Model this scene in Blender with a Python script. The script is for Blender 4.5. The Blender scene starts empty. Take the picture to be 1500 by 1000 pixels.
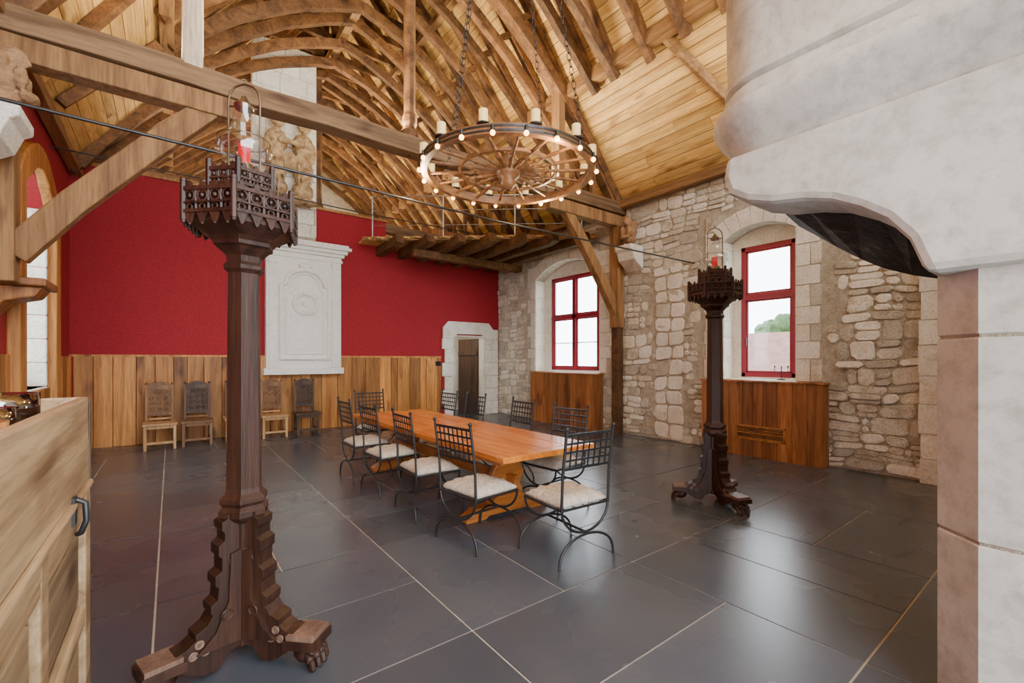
import bpy, bmesh, math, random
from mathutils import Vector, Matrix
random.seed(7)
R=random.uniform
# ------------------------------------------------------------------ builder
class B:
    def __init__(s): s.v=[];s.f=[];s.m=[];s.s=[];s.M=Matrix.Identity(4)
    def add(s,vs,fs,m=0,sm=False):
        o=len(s.v)
        for v in vs: s.v.append(tuple(s.M@Vector(v)))
        for f in fs:
            s.f.append([o+i for i in f]); s.m.append(m); s.s.append(sm)
    def box(s,a,b,m=0):
        x0,y0,z0=a;x1,y1,z1=b
        s.add([(x0,y0,z0),(x1,y0,z0),(x1,y1,z0),(x0,y1,z0),(x0,y0,z1),(x1,y0,z1),(x1,y1,z1),(x0,y1,z1)],
              [(0,3,2,1),(4,5,6,7),(0,1,5,4),(1,2,6,5),(2,3,7,6),(3,0,4,7)],m)
    def obox(s,c,ax,ay,az,m=0):
        c=Vector(c);ax=Vector(ax);ay=Vector(ay);az=Vector(az);vs=[]
        for k in(-1,1):
            for (i,j) in((-1,-1),(1,-1),(1,1),(-1,1)): vs.append(c+ax*i+ay*j+az*k)
        s.add(vs,[(0,3,2,1),(4,5,6,7),(0,1,5,4),(1,2,6,5),(2,3,7,6),(3,0,4,7)],m)
    def beam(s,p,q,w,h,m=0,up=(0,0,1)):
        p=Vector(p);q=Vector(q);d=q-p;t=d.normalized();u=Vector(up)
        sd=t.cross(u)
        if sd.length<1e-4: sd=t.cross(Vector((0,1,0)))
        sd.normalize();n=sd.cross(t)
        s.obox((p+q)/2,sd*w/2,n*h/2,d/2,m)
    def cyl(s,p,q,r0,r1=None,n=12,m=0,sm=True,rot=0):
        if r1 is None:r1=r0
        p=Vector(p);q=Vector(q);t=(q-p).normalized()
        a=t.cross(Vector((0,0,1)))
        if a.length<1e-3:a=Vector((1,0,0))
        a.normalize();b=t.cross(a);vs=[]
        for c,r in((p,r0),(q,r1)):
            for i in range(n):
                g=2*math.pi*i/n+rot;vs.append(c+a*math.cos(g)*r+b*math.sin(g)*r)
        s.add(vs,[(i,(i+1)%n,n+(i+1)%n,n+i) for i in range(n)],m,sm)
        s.add(vs,[list(range(n))[::-1],list(range(n,2*n))],m)
    def lathe(s,c,pr,n=16,m=0,sm=True,rot=0,cap=True):
        c=Vector(c);vs=[]
        for r,z in pr:
            for i in range(n):
                g=2*math.pi*i/n+rot;vs.append(c+Vector((math.cos(g)*r,math.sin(g)*r,z)))
        fs=[(k*n+i,k*n+(i+1)%n,(k+1)*n+(i+1)%n,(k+1)*n+i) for k in range(len(pr)-1) for i in range(n)]
        s.add(vs,fs,m,sm)
        if cap: s.add(vs,[list(range(n))[::-1],list(range((len(pr)-1)*n,len(pr)*n))],m)
    def tube(s,path,r,n=6,m=0,closed=False,sm=True):
        P=[Vector(p) for p in path];N=len(P);vs=[];prev=None
        for i in range(N):
            if closed:t=P[(i+1)%N]-P[i-1]
            else:t=P[min(i+1,N-1)]-P[max(i-1,0)]
            t.normalize()
            if prev is None:
                a=t.cross(Vector((0.13,0.21,0.97)))
                if a.length<.1:a=t.cross(Vector((1,0,0)))
            else: a=prev-t*prev.dot(t)
            a.normalize();prev=a;b=t.cross(a)
            for k in range(n):
                g=2*math.pi*k/n;vs.append(P[i]+a*math.cos(g)*r+b*math.sin(g)*r)
        fs=[(i*n+k,i*n+(k+1)%n,((i+1)%N)*n+(k+1)%n,((i+1)%N)*n+k) for i in range(N if closed else N-1) for k in range(n)]
        s.add(vs,fs,m,sm)
        if not closed:s.add(vs,[list(range(n))[::-1],list(range((N-1)*n,N*n))],m)
    def sweep(s,path,side,w,h,m=0):
        P=[Vector(p) for p in path];side=Vector(side);N=len(P);vs=[]
        for i in range(N):
            t=(P[min(i+1,N-1)]-P[max(i-1,0)]).normalized();n=t.cross(side).normalized()
            for a,b in((-1,-1),(1,-1),(1,1),(-1,1)): vs.append(P[i]+side*a*w/2+n*b*h/2)
        fs=[(i*4+k,i*4+(k+1)%4,(i+1)*4+(k+1)%4,(i+1)*4+k) for i in range(N-1) for k in range(4)]
        fs+= [(3,2,1,0),tuple((N-1)*4+k for k in range(4))]
        s.add(vs,fs,m)
    def prism(s,poly,o,a,b,c,m=0):
        o=Vector(o);a=Vector(a);b=Vector(b);c=Vector(c);n=len(poly)
        vs=[o+a*p[0]+b*p[1] for p in poly]+[o+a*p[0]+b*p[1]+c for p in poly]
        s.add(vs,[list(range(n))[::-1],list(range(n,2*n))]+[(i,(i+1)%n,n+(i+1)%n,n+i) for i in range(n)],m)
    def ball(s,c,r,m=0,n=10,sc=(1,1,1),M=None):
        c=Vector(c);vs=[];k=n//2+1
        for j in range(k+1):
            f=math.pi*j/k
            for i in range(n):
                g=2*math.pi*i/n
                p=Vector((math.sin(f)*math.cos(g)*r*sc[0],math.sin(f)*math.sin(g)*r*sc[1],math.cos(f)*r*sc[2]))
                if M: p=M@p
                vs.append(c+p)
        s.add(vs,[(j*n+i,(j+1)*n+i,(j+1)*n+(i+1)%n,j*n+(i+1)%n) for j in range(k) for i in range(n)],m,True)
    def torus(s,c,Rr,r,m=0,n=16,k=6,a=(1,0,0),b=(0,1,0)):
        c=Vector(c);a=Vector(a);b=Vector(b)
        s.tube([c+a*Rr*math.cos(2*math.pi*i/n)+b*Rr*math.sin(2*math.pi*i/n) for i in range(n)],r,k,m,True)
    def finish(s,name,mats,loc=(0,0,0),bevel=0,parent=None,weld=False,rz=0):
        me=bpy.data.meshes.new(name);me.from_pydata(s.v,[],s.f)
        for mt in mats: me.materials.append(mt)
        for p,mi,sm in zip(me.polygons,s.m,s.s): p.material_index=mi;p.use_smooth=sm
        bm=bmesh.new();bm.from_mesh(me)
        if weld: bmesh.ops.remove_doubles(bm,verts=bm.verts,dist=1e-5)
        bmesh.ops.recalc_face_normals(bm,faces=bm.faces);bm.to_mesh(me);bm.free()
        ob=bpy.data.objects.new(name,me);bpy.context.scene.collection.objects.link(ob)
        ob.location=loc;ob.rotation_euler=(0,0,rz)
        if parent: ob.parent=parent
        if bevel:
            md=ob.modifiers.new('bevel','BEVEL');md.width=bevel;md.segments=2;md.limit_method='ANGLE';md.angle_limit=math.radians(40)
        return ob
def dup(ob,name,loc,rz):
    o=bpy.data.objects.new(name,ob.data);bpy.context.scene.collection.objects.link(o)
    o.location=loc;o.rotation_euler=(0,0,rz)
    return o
# ------------------------------------------------------------------ materials
def base(name):
    m=bpy.data.materials.new(name);m.use_nodes=True;nt=m.node_tree
    return m,nt,nt.nodes['Principled BSDF']
def ramp(nt,fac,stops):
    r=nt.nodes.new('ShaderNodeValToRGB');e=r.color_ramp.elements
    while len(e)<len(stops): e.new(0.5)
    for i,(p,c) in enumerate(stops): e[i].position=p;e[i].color=(*c,1)
    nt.links.new(fac,r.inputs[0]);return r.outputs[0]
def noise(nt,scale,detail=6,rough=.6,sc=(1,1,1),dist=0,coord=None):
    if coord is None:
        coord=nt.nodes.new('ShaderNodeTexCoord').outputs['Object']
    mp=nt.nodes.new('ShaderNodeMapping');mp.inputs['Scale'].default_value=sc
    nt.links.new(coord,mp.inputs[0])
    n=nt.nodes.new('ShaderNodeTexNoise');n.inputs['Scale'].default_value=scale;n.inputs['Detail'].default_value=detail
    n.inputs['Roughness'].default_value=rough;n.inputs['Distortion'].default_value=dist
    nt.links.new(mp.outputs[0],n.inputs['Vector']);return n.outputs['Fac']
def mix(nt,mode,fac,a,b):
    n=nt.nodes.new('ShaderNodeMix');n.data_type='RGBA';n.blend_type=mode
    for sock,val in((n.inputs[0],fac),(n.inputs[6],a),(n.inputs[7],b)):
        if isinstance(val,(int,float)): sock.default_value=val
        elif isinstance(val,tuple): sock.default_value=(*val,1)
        else: nt.links.new(val,sock)
    return n.outputs[2]
def bump(nt,bs,h,st=.4,d=.02):
    b=nt.nodes.new('ShaderNodeBump');b.inputs['Strength'].default_value=st;b.inputs['Distance'].default_value=d
    nt.links.new(h,b.inputs['Height']);nt.links.new(b.outputs[0],bs.inputs['Normal'])
def island(nt,lo,hi):
    g=nt.nodes.new('ShaderNodeNewGeometry');return ramp(nt,g.outputs['Random Per Island'],[(0,(lo,lo,lo)),(1,(hi,hi,hi))])
def wood(name,dark,light,grain='z',rough=.55,vary=(.75,1.1),scale=5,knots=True,spec=.4):
    m,nt,bs=base(name)
    k={'x':(.07,1,1),'y':(1,.07,1),'z':(1,1,.07),'n':(.5,.5,.5)}[grain]
    g=nt.nodes.new('ShaderNodeNewGeometry')
    tc=nt.nodes.new('ShaderNodeTexCoord')
    ad=nt.nodes.new('ShaderNodeVectorMath');ad.operation='ADD'
    sc=nt.nodes.new('ShaderNodeMath');sc.operation='MULTIPLY';sc.inputs[1].default_value=37
    nt.links.new(g.outputs['Random Per Island'],sc.inputs[0])
    nt.links.new(tc.outputs['Object'],ad.inputs[0]);nt.links.new(sc.outputs[0],ad.inputs[1])
    n1=noise(nt,scale,4,.6,k,1.2,ad.outputs[0]);n2=noise(nt,scale*7,3,.7,k,.3,ad.outputs[0])
    c=ramp(nt,n1,[(.3,dark),(.62,light)])
    c2=ramp(nt,n2,[(.3,(.55,.52,.5)),(.6,(1,1,1))])
    c=mix(nt,'MULTIPLY',.85,c,c2)
    if knots:
        n3=noise(nt,3.1,2,.5,tuple(max(x,.35) for x in k),0,ad.outputs[0])
        c3=ramp(nt,n3,[(.62,(1,1,1)),(.73,(.28,.18,.13))]);c=mix(nt,'MULTIPLY',.85,c,c3)
    c=mix(nt,'MULTIPLY',1.0,c,island(nt,*vary))
    nt.links.new(c,bs.inputs['Base Color']);bs.inputs['Roughness'].default_value=rough
    bs.inputs['Specular IOR Level'].default_value=spec
    bump(nt,bs,n2,.35,.006);return m
def stone(name,stops,rough=.85,vary=(.8,1.1),scale=4,bst=.6,bd=.02,stain=.5):
    m,nt,bs=base(name)
    n1=noise(nt,scale,7,.65);n2=noise(nt,scale*8,4,.7);n3=noise(nt,1.1,3,.6)
    c=ramp(nt,n1,stops)
    c=mix(nt,'MULTIPLY',.6,c,ramp(nt,n2,[(.3,(.6,.58,.55)),(.55,(1,1,1))]))
    c=mix(nt,'MULTIPLY',stain,c,ramp(nt,n3,[(.35,(.72,.68,.61)),(.6,(1,1,1))]))
    c=mix(nt,'MULTIPLY',1.0,c,island(nt,*vary))
    nt.links.new(c,bs.inputs['Base Color']);bs.inputs['Roughness'].default_value=rough
    bs.inputs['Specular IOR Level'].default_value=.25
    mx=nt.nodes.new('ShaderNodeMath');mx.operation='ADD';nt.links.new(n1,mx.inputs[0]);nt.links.new(n2,mx.inputs[1])
    bump(nt,bs,mx.outputs[0],bst,bd);return m
def plain(name,c,rough=.5,metal=0,emit=None,es=0,var=.15,sc=20,bst=.15):
    m,nt,bs=base(name)
    n=noise(nt,sc,5,.6)
    lo=tuple(x*(1-var) for x in c);hi=tuple(min(1,x*(1+var)) for x in c)
    nt.links.new(ramp(nt,n,[(.3,lo),(.7,hi)]),bs.inputs['Base Color'])
    bs.inputs['Roughness'].default_value=rough;bs.inputs['Metallic'].default_value=metal
    if emit: bs.inputs['Emission Color'].default_value=(*emit,1);bs.inputs['Emission Strength'].default_value=es
    if bst: bump(nt,bs,n,bst,.005)
    return m
def glassm(name,t=.88,col=(1,1,1)):
    m,nt,bs=base(name);nt.nodes.remove(bs)
    a=nt.nodes.new('ShaderNodeBsdfTransparent');a.inputs[0].default_value=(*col,1)
    g=nt.nodes.new('ShaderNodeBsdfGlossy');g.inputs['Roughness'].default_value=.05
    x=nt.nodes.new('ShaderNodeMixShader');x.inputs[0].default_value=1-t
    nt.links.new(a.outputs[0],x.inputs[1]);nt.links.new(g.outputs[0],x.inputs[2])
    nt.links.new(x.outputs[0],nt.nodes['Material Output'].inputs[0]);return m
M_plank=wood('ceiling_planks',(.62,.33,.085),(.90,.58,.20),'y',.6,(.72,1.08),5)
M_rib=wood('old_oak_ribs',(.075,.031,.011),(.23,.105,.036),'n',.7,(.55,1.2),7)
M_beamx=wood('oak_tie_beam',(.10,.052,.023),(.28,.165,.078),'x',.7,(.85,1.1),5)
M_beamy=wood('oak_purlin',(.17,.08,.03),(.40,.22,.085),'y',.7,(.85,1.1),5)
M_beamz=wood('oak_post',(.17,.08,.03),(.38,.20,.075),'z',.7,(.85,1.1),5)
M_pale=wood('limed_oak_post',(.50,.38,.26),(.80,.68,.52),'z',.7,(.95,1.05),5)
M_wains=wood('oak_wainscot',(.40,.13,.022),(.82,.37,.09),'z',.5,(.42,1.12),4)
M_cover=wood('oak_cover_planks',(.22,.065,.016),(.52,.21,.06),'z',.5,(.55,1.1),5)
M_table=wood('table_oak',(.55,.15,.018),(.80,.27,.04),'y',.25,(.9,1.05),4,False,.5)
M_tableleg=wood('table_leg_oak',(.36,.10,.017),(.58,.20,.042),'x',.35,(.9,1.05),4,False)
M_dark=wood('carved_walnut',(.016,.0065,.004),(.060,.024,.014),'z',.42,(.85,1.1),7,False,.3)
M_darkx=wood('carved_walnut_light',(.10,.055,.035),(.22,.13,.09),'z',.45,(.9,1.1),7,False)
M_chairlt=wood('chair_wood_light',(.40,.2,.08),(.66,.40,.17),'z',.5,(.9,1.05),7,False)
M_chairdk=wood('chair_wood_dark',(.045,.024,.015),(.13,.075,.045),'z',.5,(.9,1.05),7,False)
M_mid=wood('chair_wood_mid',(.14,.06,.024),(.30,.15,.06),'z',.5,(.9,1.05),7,False)
M_cab=wood('cabinet_pine',(.25,.135,.062),(.56,.37,.195),'y',.5,(.8,1.05),5)
M_cabd=wood('cabinet_panel_pine',(.14,.075,.035),(.36,.23,.12),'y',.55,(.8,1.05),5)
M_rubble=stone('rubble_stone',[(.3,(.62,.54,.40)),(.5,(.88,.81,.67)),(.7,(.95,.92,.83))],.9,(.62,1.08),5,.8,.03,.2)
M_ash=stone('dressed_limestone',[(.3,(.74,.68,.57)),(.5,(.89,.85,.75)),(.7,(.94,.92,.85))],.85,(.9,1.05),4,.5,.015,.2)
M_mortar=stone('lime_mortar',[(.3,(.52,.44,.32)),(.7,(.82,.74,.60))],.95,(1,1),9,1,.03,.2)
M_hood=stone('white_limestone',[(.3,(.46,.455,.415)),(.5,(.57,.567,.525)),(.7,(.63,.63,.59))],.7,(.97,1.02),1.4,.2,.02,.45)
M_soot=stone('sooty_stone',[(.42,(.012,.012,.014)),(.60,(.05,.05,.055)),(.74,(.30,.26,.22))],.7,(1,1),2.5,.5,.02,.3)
M_plaster=stone('white_carved_plaster',[(.3,(.84,.81,.74)),(.7,(.93,.91,.86))],.75,(1,1),5,.2,.01,.1)
M_carve=stone('carved_stone',[(.3,(.24,.125,.06)),(.7,(.56,.34,.18))],.8,(.9,1.05),6,.5,.02,.3)
M_relief=stone('weathered_relief_stone',[(.35,(.26,.15,.07)),(.62,(.70,.50,.28))],.85,(1,1),7,.6,.02,.3)
M_red=plain('red_wall_fabric',(.31,.006,.015),.8,0,var=.25,sc=30,bst=.25)
M_redpaint=plain('red_window_paint',(.30,.012,.03),.4,0,var=.1)
M_iron=plain('wrought_iron',(.05,.05,.052),.4,.7)
M_steel=plain('brushed_steel',(.45,.45,.45),.35,.9)
M_cush=plain('cream_cushion',(.52,.455,.37),.9,0,var=.3,sc=35,bst=.6)
M_grout=plain('tile_grout',(.50,.44,.36),.8)
M_black=plain('black_void',(.012,.011,.01),.9)
M_under=plain('roof_light_backing',(.2,.12,.06),.9)  # for the backing added behind the planks as a light block
M_candle=plain('ivory_candle_wax',(.8,.62,.25),.5,0,(1,.7,.25),.5)
M_redc=plain('red_candle_wax',(.6,.008,.015),.4,0,(1,.02,.02),.25)
M_bulb=plain('warm_bulb',(1,.6,.25),.3,0,(1,.42,.09),14,bst=0)
M_brass=plain('dark_brass',(.16,.12,.07),.35,.9)
M_glass=glassm('lamp_glass',.82,(.95,.97,.97))
M_pane=glassm('window_glass',.95)
M_dglass=glassm('smoked_glass',.6,(.35,.33,.32))
m,nt,bs=base('slate_tile')
n1=noise(nt,.9,3,.5);n2=noise(nt,30,3,.6)
c=ramp(nt,n1,[(.3,(.058,.068,.086)),(.7,(.090,.096,.108))])
c=mix(nt,'MULTIPLY',.25,c,ramp(nt,n2,[(.3,(.75,.75,.77)),(.7,(1,1,1))]))
c=mix(nt,'MULTIPLY',1.0,c,island(nt,.8,1.15));nt.links.new(c,bs.inputs['Base Color'])
rr=nt.nodes.new('ShaderNodeMapRange');rr.inputs[3].default_value=.22;rr.inputs[4].default_value=.32
nt.links.new(n1,rr.inputs[0]);nt.links.new(rr.outputs[0],bs.inputs['Roughness']);bump(nt,bs,n2,.06,.002)
bs.inputs['Specular IOR Level'].default_value=.55
M_tile=m
# ------------------------------------------------------------------ dims
XL,XR=-1.43,7.9; YF=11.04; EZ=4.93; RX,RZ=3.0,10.76; YE=17.5; YN=-2.2
# ------------------------------------------------------------------ floor
b=B();b.box((XL-.5,YN,-.15),(XR+.5,YF+1.6,-.006),0)
g=.006
def tile(x0,x1,y0,y1):
    x0=max(x0,XL);x1=min(x1,XR);y0=max(y0,YN);y1=min(y1,YF+1.5)
    if x1-x0<.03 or y1-y0<.03:return
    b.box((x0+g,y0+g,-.004),(x1-g,y1-g,0),1)
for i in range(-2,6):
    for j in range(-3,9):
        x=-.08+1.5*i;y=.75+1.5*j
        if (i+j)%2==0:
            tile(x,x+.75,y,y+1.5);tile(x+.75,x+1.5,y,y+1.5)
        else:
            tile(x,x+1.5,y,y+.75);tile(x,x+1.5,y+.75,y+1.5)
b.finish('floor',[M_grout,M_tile])
# ------------------------------------------------------------------ walls
def arch(t,ya,yb,zs,zt):
    w=(yb-ya)/2;h=zt-zs;r=(w*w+h*h)/(2*h);y=ya+(yb-ya)*t
    return y,zt-r+math.sqrt(max(0,r*r-(y-(ya+yb)/2)**2))
def slab(b,x0,x1,y0,y1,z0,z1,ops,m=0):
    cur=y0
    for (ya,yb,za,zs,zt) in ops:
        b.box((x0,cur,z0),(x1,ya,z1),m);b.box((x0,ya,z0),(x1,yb,za),m)
        N=14
        for i in range(N):
            p=arch(i/N,ya,yb,zs,zt);q=arch((i+1)/N,ya,yb,zs,zt)
            b.prism([(p[0],p[1]),(q[0],q[1]),(q[0],z1),(p[0],z1)],(x0,0,0),(0,1,0),(0,0,1),(x1-x0,0,0),m)
        cur=yb
    b.box((x0,cur,z0),(x1,y1,z1),m)
def warp(w,z): return .035*math.sin(1.35*w+1.1*z)+.022*math.sin(3.3*w-2.3*z+1)+.012*math.sin(7*w+3*z)
def frust(b,o,a,n,w0,w1,h0,h1,p,m,jit=.018):
    z=Vector((0,0,1));o=Vector(o);a=Vector(a);n=Vector(n)
    cs=[(w0+R(0,jit),h0+R(0,jit)),(w1-R(0,jit),h0+R(0,jit)),(w1-R(0,jit),h1-R(0,jit)),(w0+R(0,jit),h1-R(0,jit))]
    if jit>.01: cs=[(c[0]+.6*warp(c[1]*1.7,c[0]),c[1]+warp(*c)) for c in cs]
    out=[]
    for i in range(4):
        c0=Vector(cs[i]);cp=Vector(cs[i-1]);cn=Vector(cs[(i+1)%4])
        k=min(.03+R(0,.04) if jit>.01 else .006,(cp-c0).length*.35,(cn-c0).length*.35)
        out.append(c0+(cp-c0).normalized()*k);out.append(c0+(cn-c0).normalized()*k)
    cc=sum(out,Vector((0,0)))/8
    L=[]
    for dep,ins in((-.01,0),(p*.65,.004),(p,.02 if jit>.01 else .008)):
        for c in out:
            d=(cc-c);q=c+d.normalized()*min(ins,d.length*.4)
            L.append(o+a*q.x+z*q.y+n*(dep+(R(-.005,.005) if dep>0 and jit>.01 else 0)))
    fs=[(r*8+i,r*8+(i+1)%8,(r+1)*8+(i+1)%8,(r+1)*8+i) for r in range(2) for i in range(8)]
    fs.append(tuple(range(16,24)))
    b.add(L,fs,m)
def field(b,o,a,n,w0,w1,z0,z1,ch,cl,skip,p=(.012,.04),m=0,jit=.013):
    z=z0
    while z<z1-.03:
        h=R(*ch)
        if z+h>z1-.05:h=z1-z
        w=w0-R(0,cl[0])
        while w<w1:
            l=R(*cl)*R(.6,1);a0=max(w,w0);a1=min(w+l,w1)
            if a1-a0>.05:
                mm=m
                if jit>.01 and R(0,1)<.25: mm=2
                if jit>.01 and h>.14 and R(0,1)<.38:
                    k=h*R(.35,.65)
                    for (q0,q1) in((z,z+k),(z+k,z+h)):
                        if not skip(a0,a1,q0,q1): frust(b,o,a,n,a0,a1,q0,q1,R(*p),mm,jit)
                elif not skip(a0,a1,z,z+h): frust(b,o,a,n,a0,a1,z,z+h,R(*p),mm,jit)
            w+=l
        z+=h
W1=(7.0,9.3,1.3,3.75,4.12);W2=(2.92,4.1,1.26,3.72,3.92)
b=B();slab(b,XR,XR+.32,YN,YE,0,EZ,[W2,W1],0)
def skipR(a0,a1,z0,z1):
    for (ya,yb,za,zs,zt) in(W1,W2):
        if a1>ya-.36 and a0<yb+.36 and z1>za-.0 and z0<zt+.34: return True
    if a1>4.9 and a0<5.5 and z0>.0 and z1<3.5 and random.random()<.9: return True
    return False
field(b,(XR,0,0),(0,1,0),(-1,0,0),-.8,YF,0,EZ,(.10,.27),(.16,.55),skipR,m=1)
z=0.02
while z<3.4:
    h=R(.2,.36);c=5.2+R(-.08,.08)
    frust(b,(XR,0,0),(0,1,0),(-1,0,0),4.88,c-.005,z,z+h-.01,.03,2,.012);frust(b,(XR,0,0),(0,1,0),(-1,0,0),c+.005,5.52,z,z+h-.01,.026,2 if R(0,1)<.6 else 1,.012);z+=h
for (ya,yb,za,zs,zt) in(W1,W2):
    z=za;k=0
    while z<zs-.02:
        h=min(R(.26,.36),zs-z)
        w=.33 if k%2 else .2
        frust(b,(XR,0,0),(0,1,0),(-1,0,0),ya-w,ya-.0,z,z+h,.02,2,.004)
        frust(b,(XR,0,0),(0,1,0),(-1,0,0),yb,yb+w,z,z+h,.02,2,.004)
        if k%2==0:
            frust(b,(XR,0,0),(0,1,0),(-1,0,0),ya-.36,ya-.2,z,z+h,.02,1,.009)
            frust(b,(XR,0,0),(0,1,0),(-1,0,0),yb+.2,yb+.36,z,z+h,.02,1,.009)
        z+=h;k+=1
    N=9 if yb-ya>1.5 else 7
    w=(yb-ya)/2;hh=zt-zs;r=(w*w+hh*hh)/(2*hh);cy=(ya+yb)/2;cz=zt-r
    am=math.asin(w/r)
    for i in range(N):
        t0=-am+2*am*i/N+.004;t1=-am+2*am*(i+1)/N-.004
        pl=[(cy+math.sin(t0)*r,cz+math.cos(t0)*r),(cy+math.sin(t1)*r,cz+math.cos(t1)*r),(cy+math.sin(t1)*(r+.31),cz+math.cos(t1)*(r+.31)),(cy+math.sin(t0)*(r+.31),cz+math.cos(t0)*(r+.31))]
        b.prism(pl,(XR-.025,0,0),(0,1,0),(0,0,1),(.03,0,0),2)
    for (q0,q1) in((ya-.33,ya+.0),(yb,yb+.33)):
        frust(b,(XR,0,0),(0,1,0),(-1,0,0),q0,q1,zs,zt+.0,.018,2,.006)
        frust(b,(XR,0,0),(0,1,0),(-1,0,0),q0,q1,zt,zt+.3,.018,1,.009)
for (ya,yb,za,zs,zt) in(W1,W2):
    fy0,fy1=(7.32,9.02) if ya>5 else (3.04,3.94)
    fz0,fz1=(1.34,3.78) if ya>5 else (1.30,3.62)
    b.box((XR+.32,ya-.3,0),(XR+.5,fy0,EZ),2);b.box((XR+.32,fy1,0),(XR+.5,yb+.3,EZ),2)
    b.box((XR+.32,fy0,0),(XR+.5,fy1,fz0),2);b.box((XR+.32,fy0,fz1),(XR+.5,fy1,EZ),2)
    b.box((XR-.01,ya,za-.05),(XR+.34,yb,za+.01),2)
    z=za
    while z<zs-.05:
        h=min(R(.28,.38),zs-z)
        b.box((XR-.005,yb-.012,z+.004),(XR+.32,yb+.01,z+h-.004),2)
        b.box((XR-.005,ya-.01,z+.004),(XR+.32,ya+.012,z+h-.004),2);z+=h
z=0
while z<3.7:
    h=R(.3,.42);b.box((XR-.16,.95,z+.004),(XR-.02,1.42+R(-.02,.02),z+h-.004),2);z+=h
b.finish('wall_east',[M_mortar,M_rubble,M_ash])
def window(name,x,y0,y1,z0,z1,mull,trans,mat=None):
    b=B();w=.075;t=.07
    b.box((x,y0,z0),(x+t,y0+w,z1));b.box((x,y1-w,z0),(x+t,y1,z1));b.box((x,y0,z0),(x+t,y1,z0+w));b.box((x,y0,z1-w),(x+t,y1,z1))
    if mull: b.box((x-.015,(y0+y1)/2-.06,z0),(x+t,(y0+y1)/2+.06,z1))
    b.box((x-.015,y0,trans-.05),(x+t,y1,trans+.05))
    cols=[(y0+w,(y0+y1)/2-.06),((y0+y1)/2+.06,y1-w)] if mull else [(y0+w,y1-w)]
    for (a,c) in cols:
        for (q0,q1) in((z0+w,trans-.05),(trans+.05,z1-w)):
            s=.035
            b.box((x+.02,a,q0),(x+.06,a+s,q1));b.box((x+.02,c-s,q0),(x+.06,c,q1));b.box((x+.02,a,q0),(x+.06,c,q0+s));b.box((x+.02,a,q1-s),(x+.06,c,q1))
            if q1-q0>1.1 and mull: b.box((x+.025,a,(q0+q1)/2-.012),(x+.05,c,(q0+q1)/2+.012))
            b.add([(x+.04,a,q0),(x+.04,c,q0),(x+.04,c,q1),(x+.04,a,q1)],[(0,1,2,3)],1)
    b.box((x-.04,(y0+y1)/2-.01 if mull else y1-w-.03,z0+.55),(x-.02,(y0+y1)/2+.01 if mull else y1-w-.01,z0+.7),2)
    return b.finish(name,[mat or M_redpaint,M_pane,M_iron],bevel=.006)
window('window_1',XR+.33,7.32,9.02,1.34,3.78,True,2.72)
window('window_2',XR+.33,3.04,3.94,1.30,3.62,False,2.72)
def cover(y0,y1,z1,name,grille):
    b=B();x0=XR-.27;y=y0
    while y<y1-.02:
        w=min(R(.14,.24),y1-y)
        b.box((x0,y+.003,0.0),(x0+.025,y+w-.003,z1-.03));y+=w
    b.box((x0+.02,y0,0),(XR-.05,y0+.025,z1-.03));b.box((x0+.02,y1-.025,0),(XR-.05,y1,z1-.03))
    b.box((x0-.02,y0-.02,z1-.03),(XR-.05,y1+.02,z1))
    if grille:
        a,c=grille
        b.box((x0-.012,a-.03,.28),(x0+.002,c+.03,.31),2);b.box((x0-.012,a-.03,.49),(x0+.002,c+.03,.52),2)
        b.box((x0-.012,a-.03,.28),(x0+.002,a,.52),2);b.box((x0-.012,c,.28),(x0+.002,c+.03,.52),2)
        b.box((x0-.002,a,.3),(x0+.001,c,.5),1)
        for i in range(7): b.box((x0-.01,a,.315+i*.025),(x0+.0,c,.327+i*.025),2)
    b.finish(name,[M_cover,M_black,M_wains],bevel=.003)
cover(2.46,4.36,1.26,'radiator_cover',(3.0,3.72))
cover(6.87,9.2,1.29,'radiator_cover.001',None)
b=B()
b.box((XL-.4,YF,0),(6.3,YF+.28,4.42),0);b.box((6.3,YF,2.3),(7.4,YF+.28,4.42),0);b.box((7.4,YF,0),(XR+.3,YF+.28,4.42),0)
b.box((XL-.4,YF,4.42),(4.36,YF+.28,5.1),0)
b.finish('wall_north',[M_red])
b=B();b.box((XL,YF-.04,5.1),(4.4,YF+.32,5.16),0);b.box((XL,YF-.03,1.66),(5.93,YF+.0,1.70),0)
b.finish('trim_1',[M_wains],bevel=.004)
b=B();x=XL+.05
while x<5.9:
    w=min(R(.15,.36),5.92-x);b.box((x+.004,YF-.035-R(0,.012),0.0),(x+w-.004,YF-.001,1.66));x+=w
b.finish('wainscot_north',[M_wains],bevel=.006)
b=B()
for (ya,yb,zt) in((2.8,7.55,1.66),(9.35,YF-.05,1.66),(7.55,9.35,1.2)):
    y=ya
    while y<yb-.01:
        w=min(R(.17,.34),yb-y);b.box((XL+.001,y+.004,0),(XL+.03+R(0,.008),y+w-.004,zt));y+=w
b.finish('wainscot_west',[M_wains],bevel=.006)
b=B()
z=0;k=0
while z<2.2:
    h=min(.38,2.2-z);w=.34 if k%2 else .26
    b.box((6.3-w-.0,YF-.06,z+.003),(6.3,YF-.002,z+h-.003));b.box((7.4,YF-.06,z+.003),(7.4+w*.8,YF-.002,z+h-.003))
    b.box((7.4+w*.8+.005,YF-.05,z+.003),(XR-.05,YF-.002,z+h-.003));z+=h;k+=1
b.prism([(5.98,2.2),(6.3,2.2),(6.42,2.33),(7.28,2.33),(7.4,2.2),(7.66,2.2),(7.66,2.5),(7.5,2.68),(6.15,2.68),(5.98,2.5)],(0,YF-.07,0),(1,0,0),(0,0,1),(0,.068,0))
b.box((7.67,YF-.05,2.2),(XR-.05,YF-.002,2.5))
b.finish('door_surround',[M_ash],bevel=.012)
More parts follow.
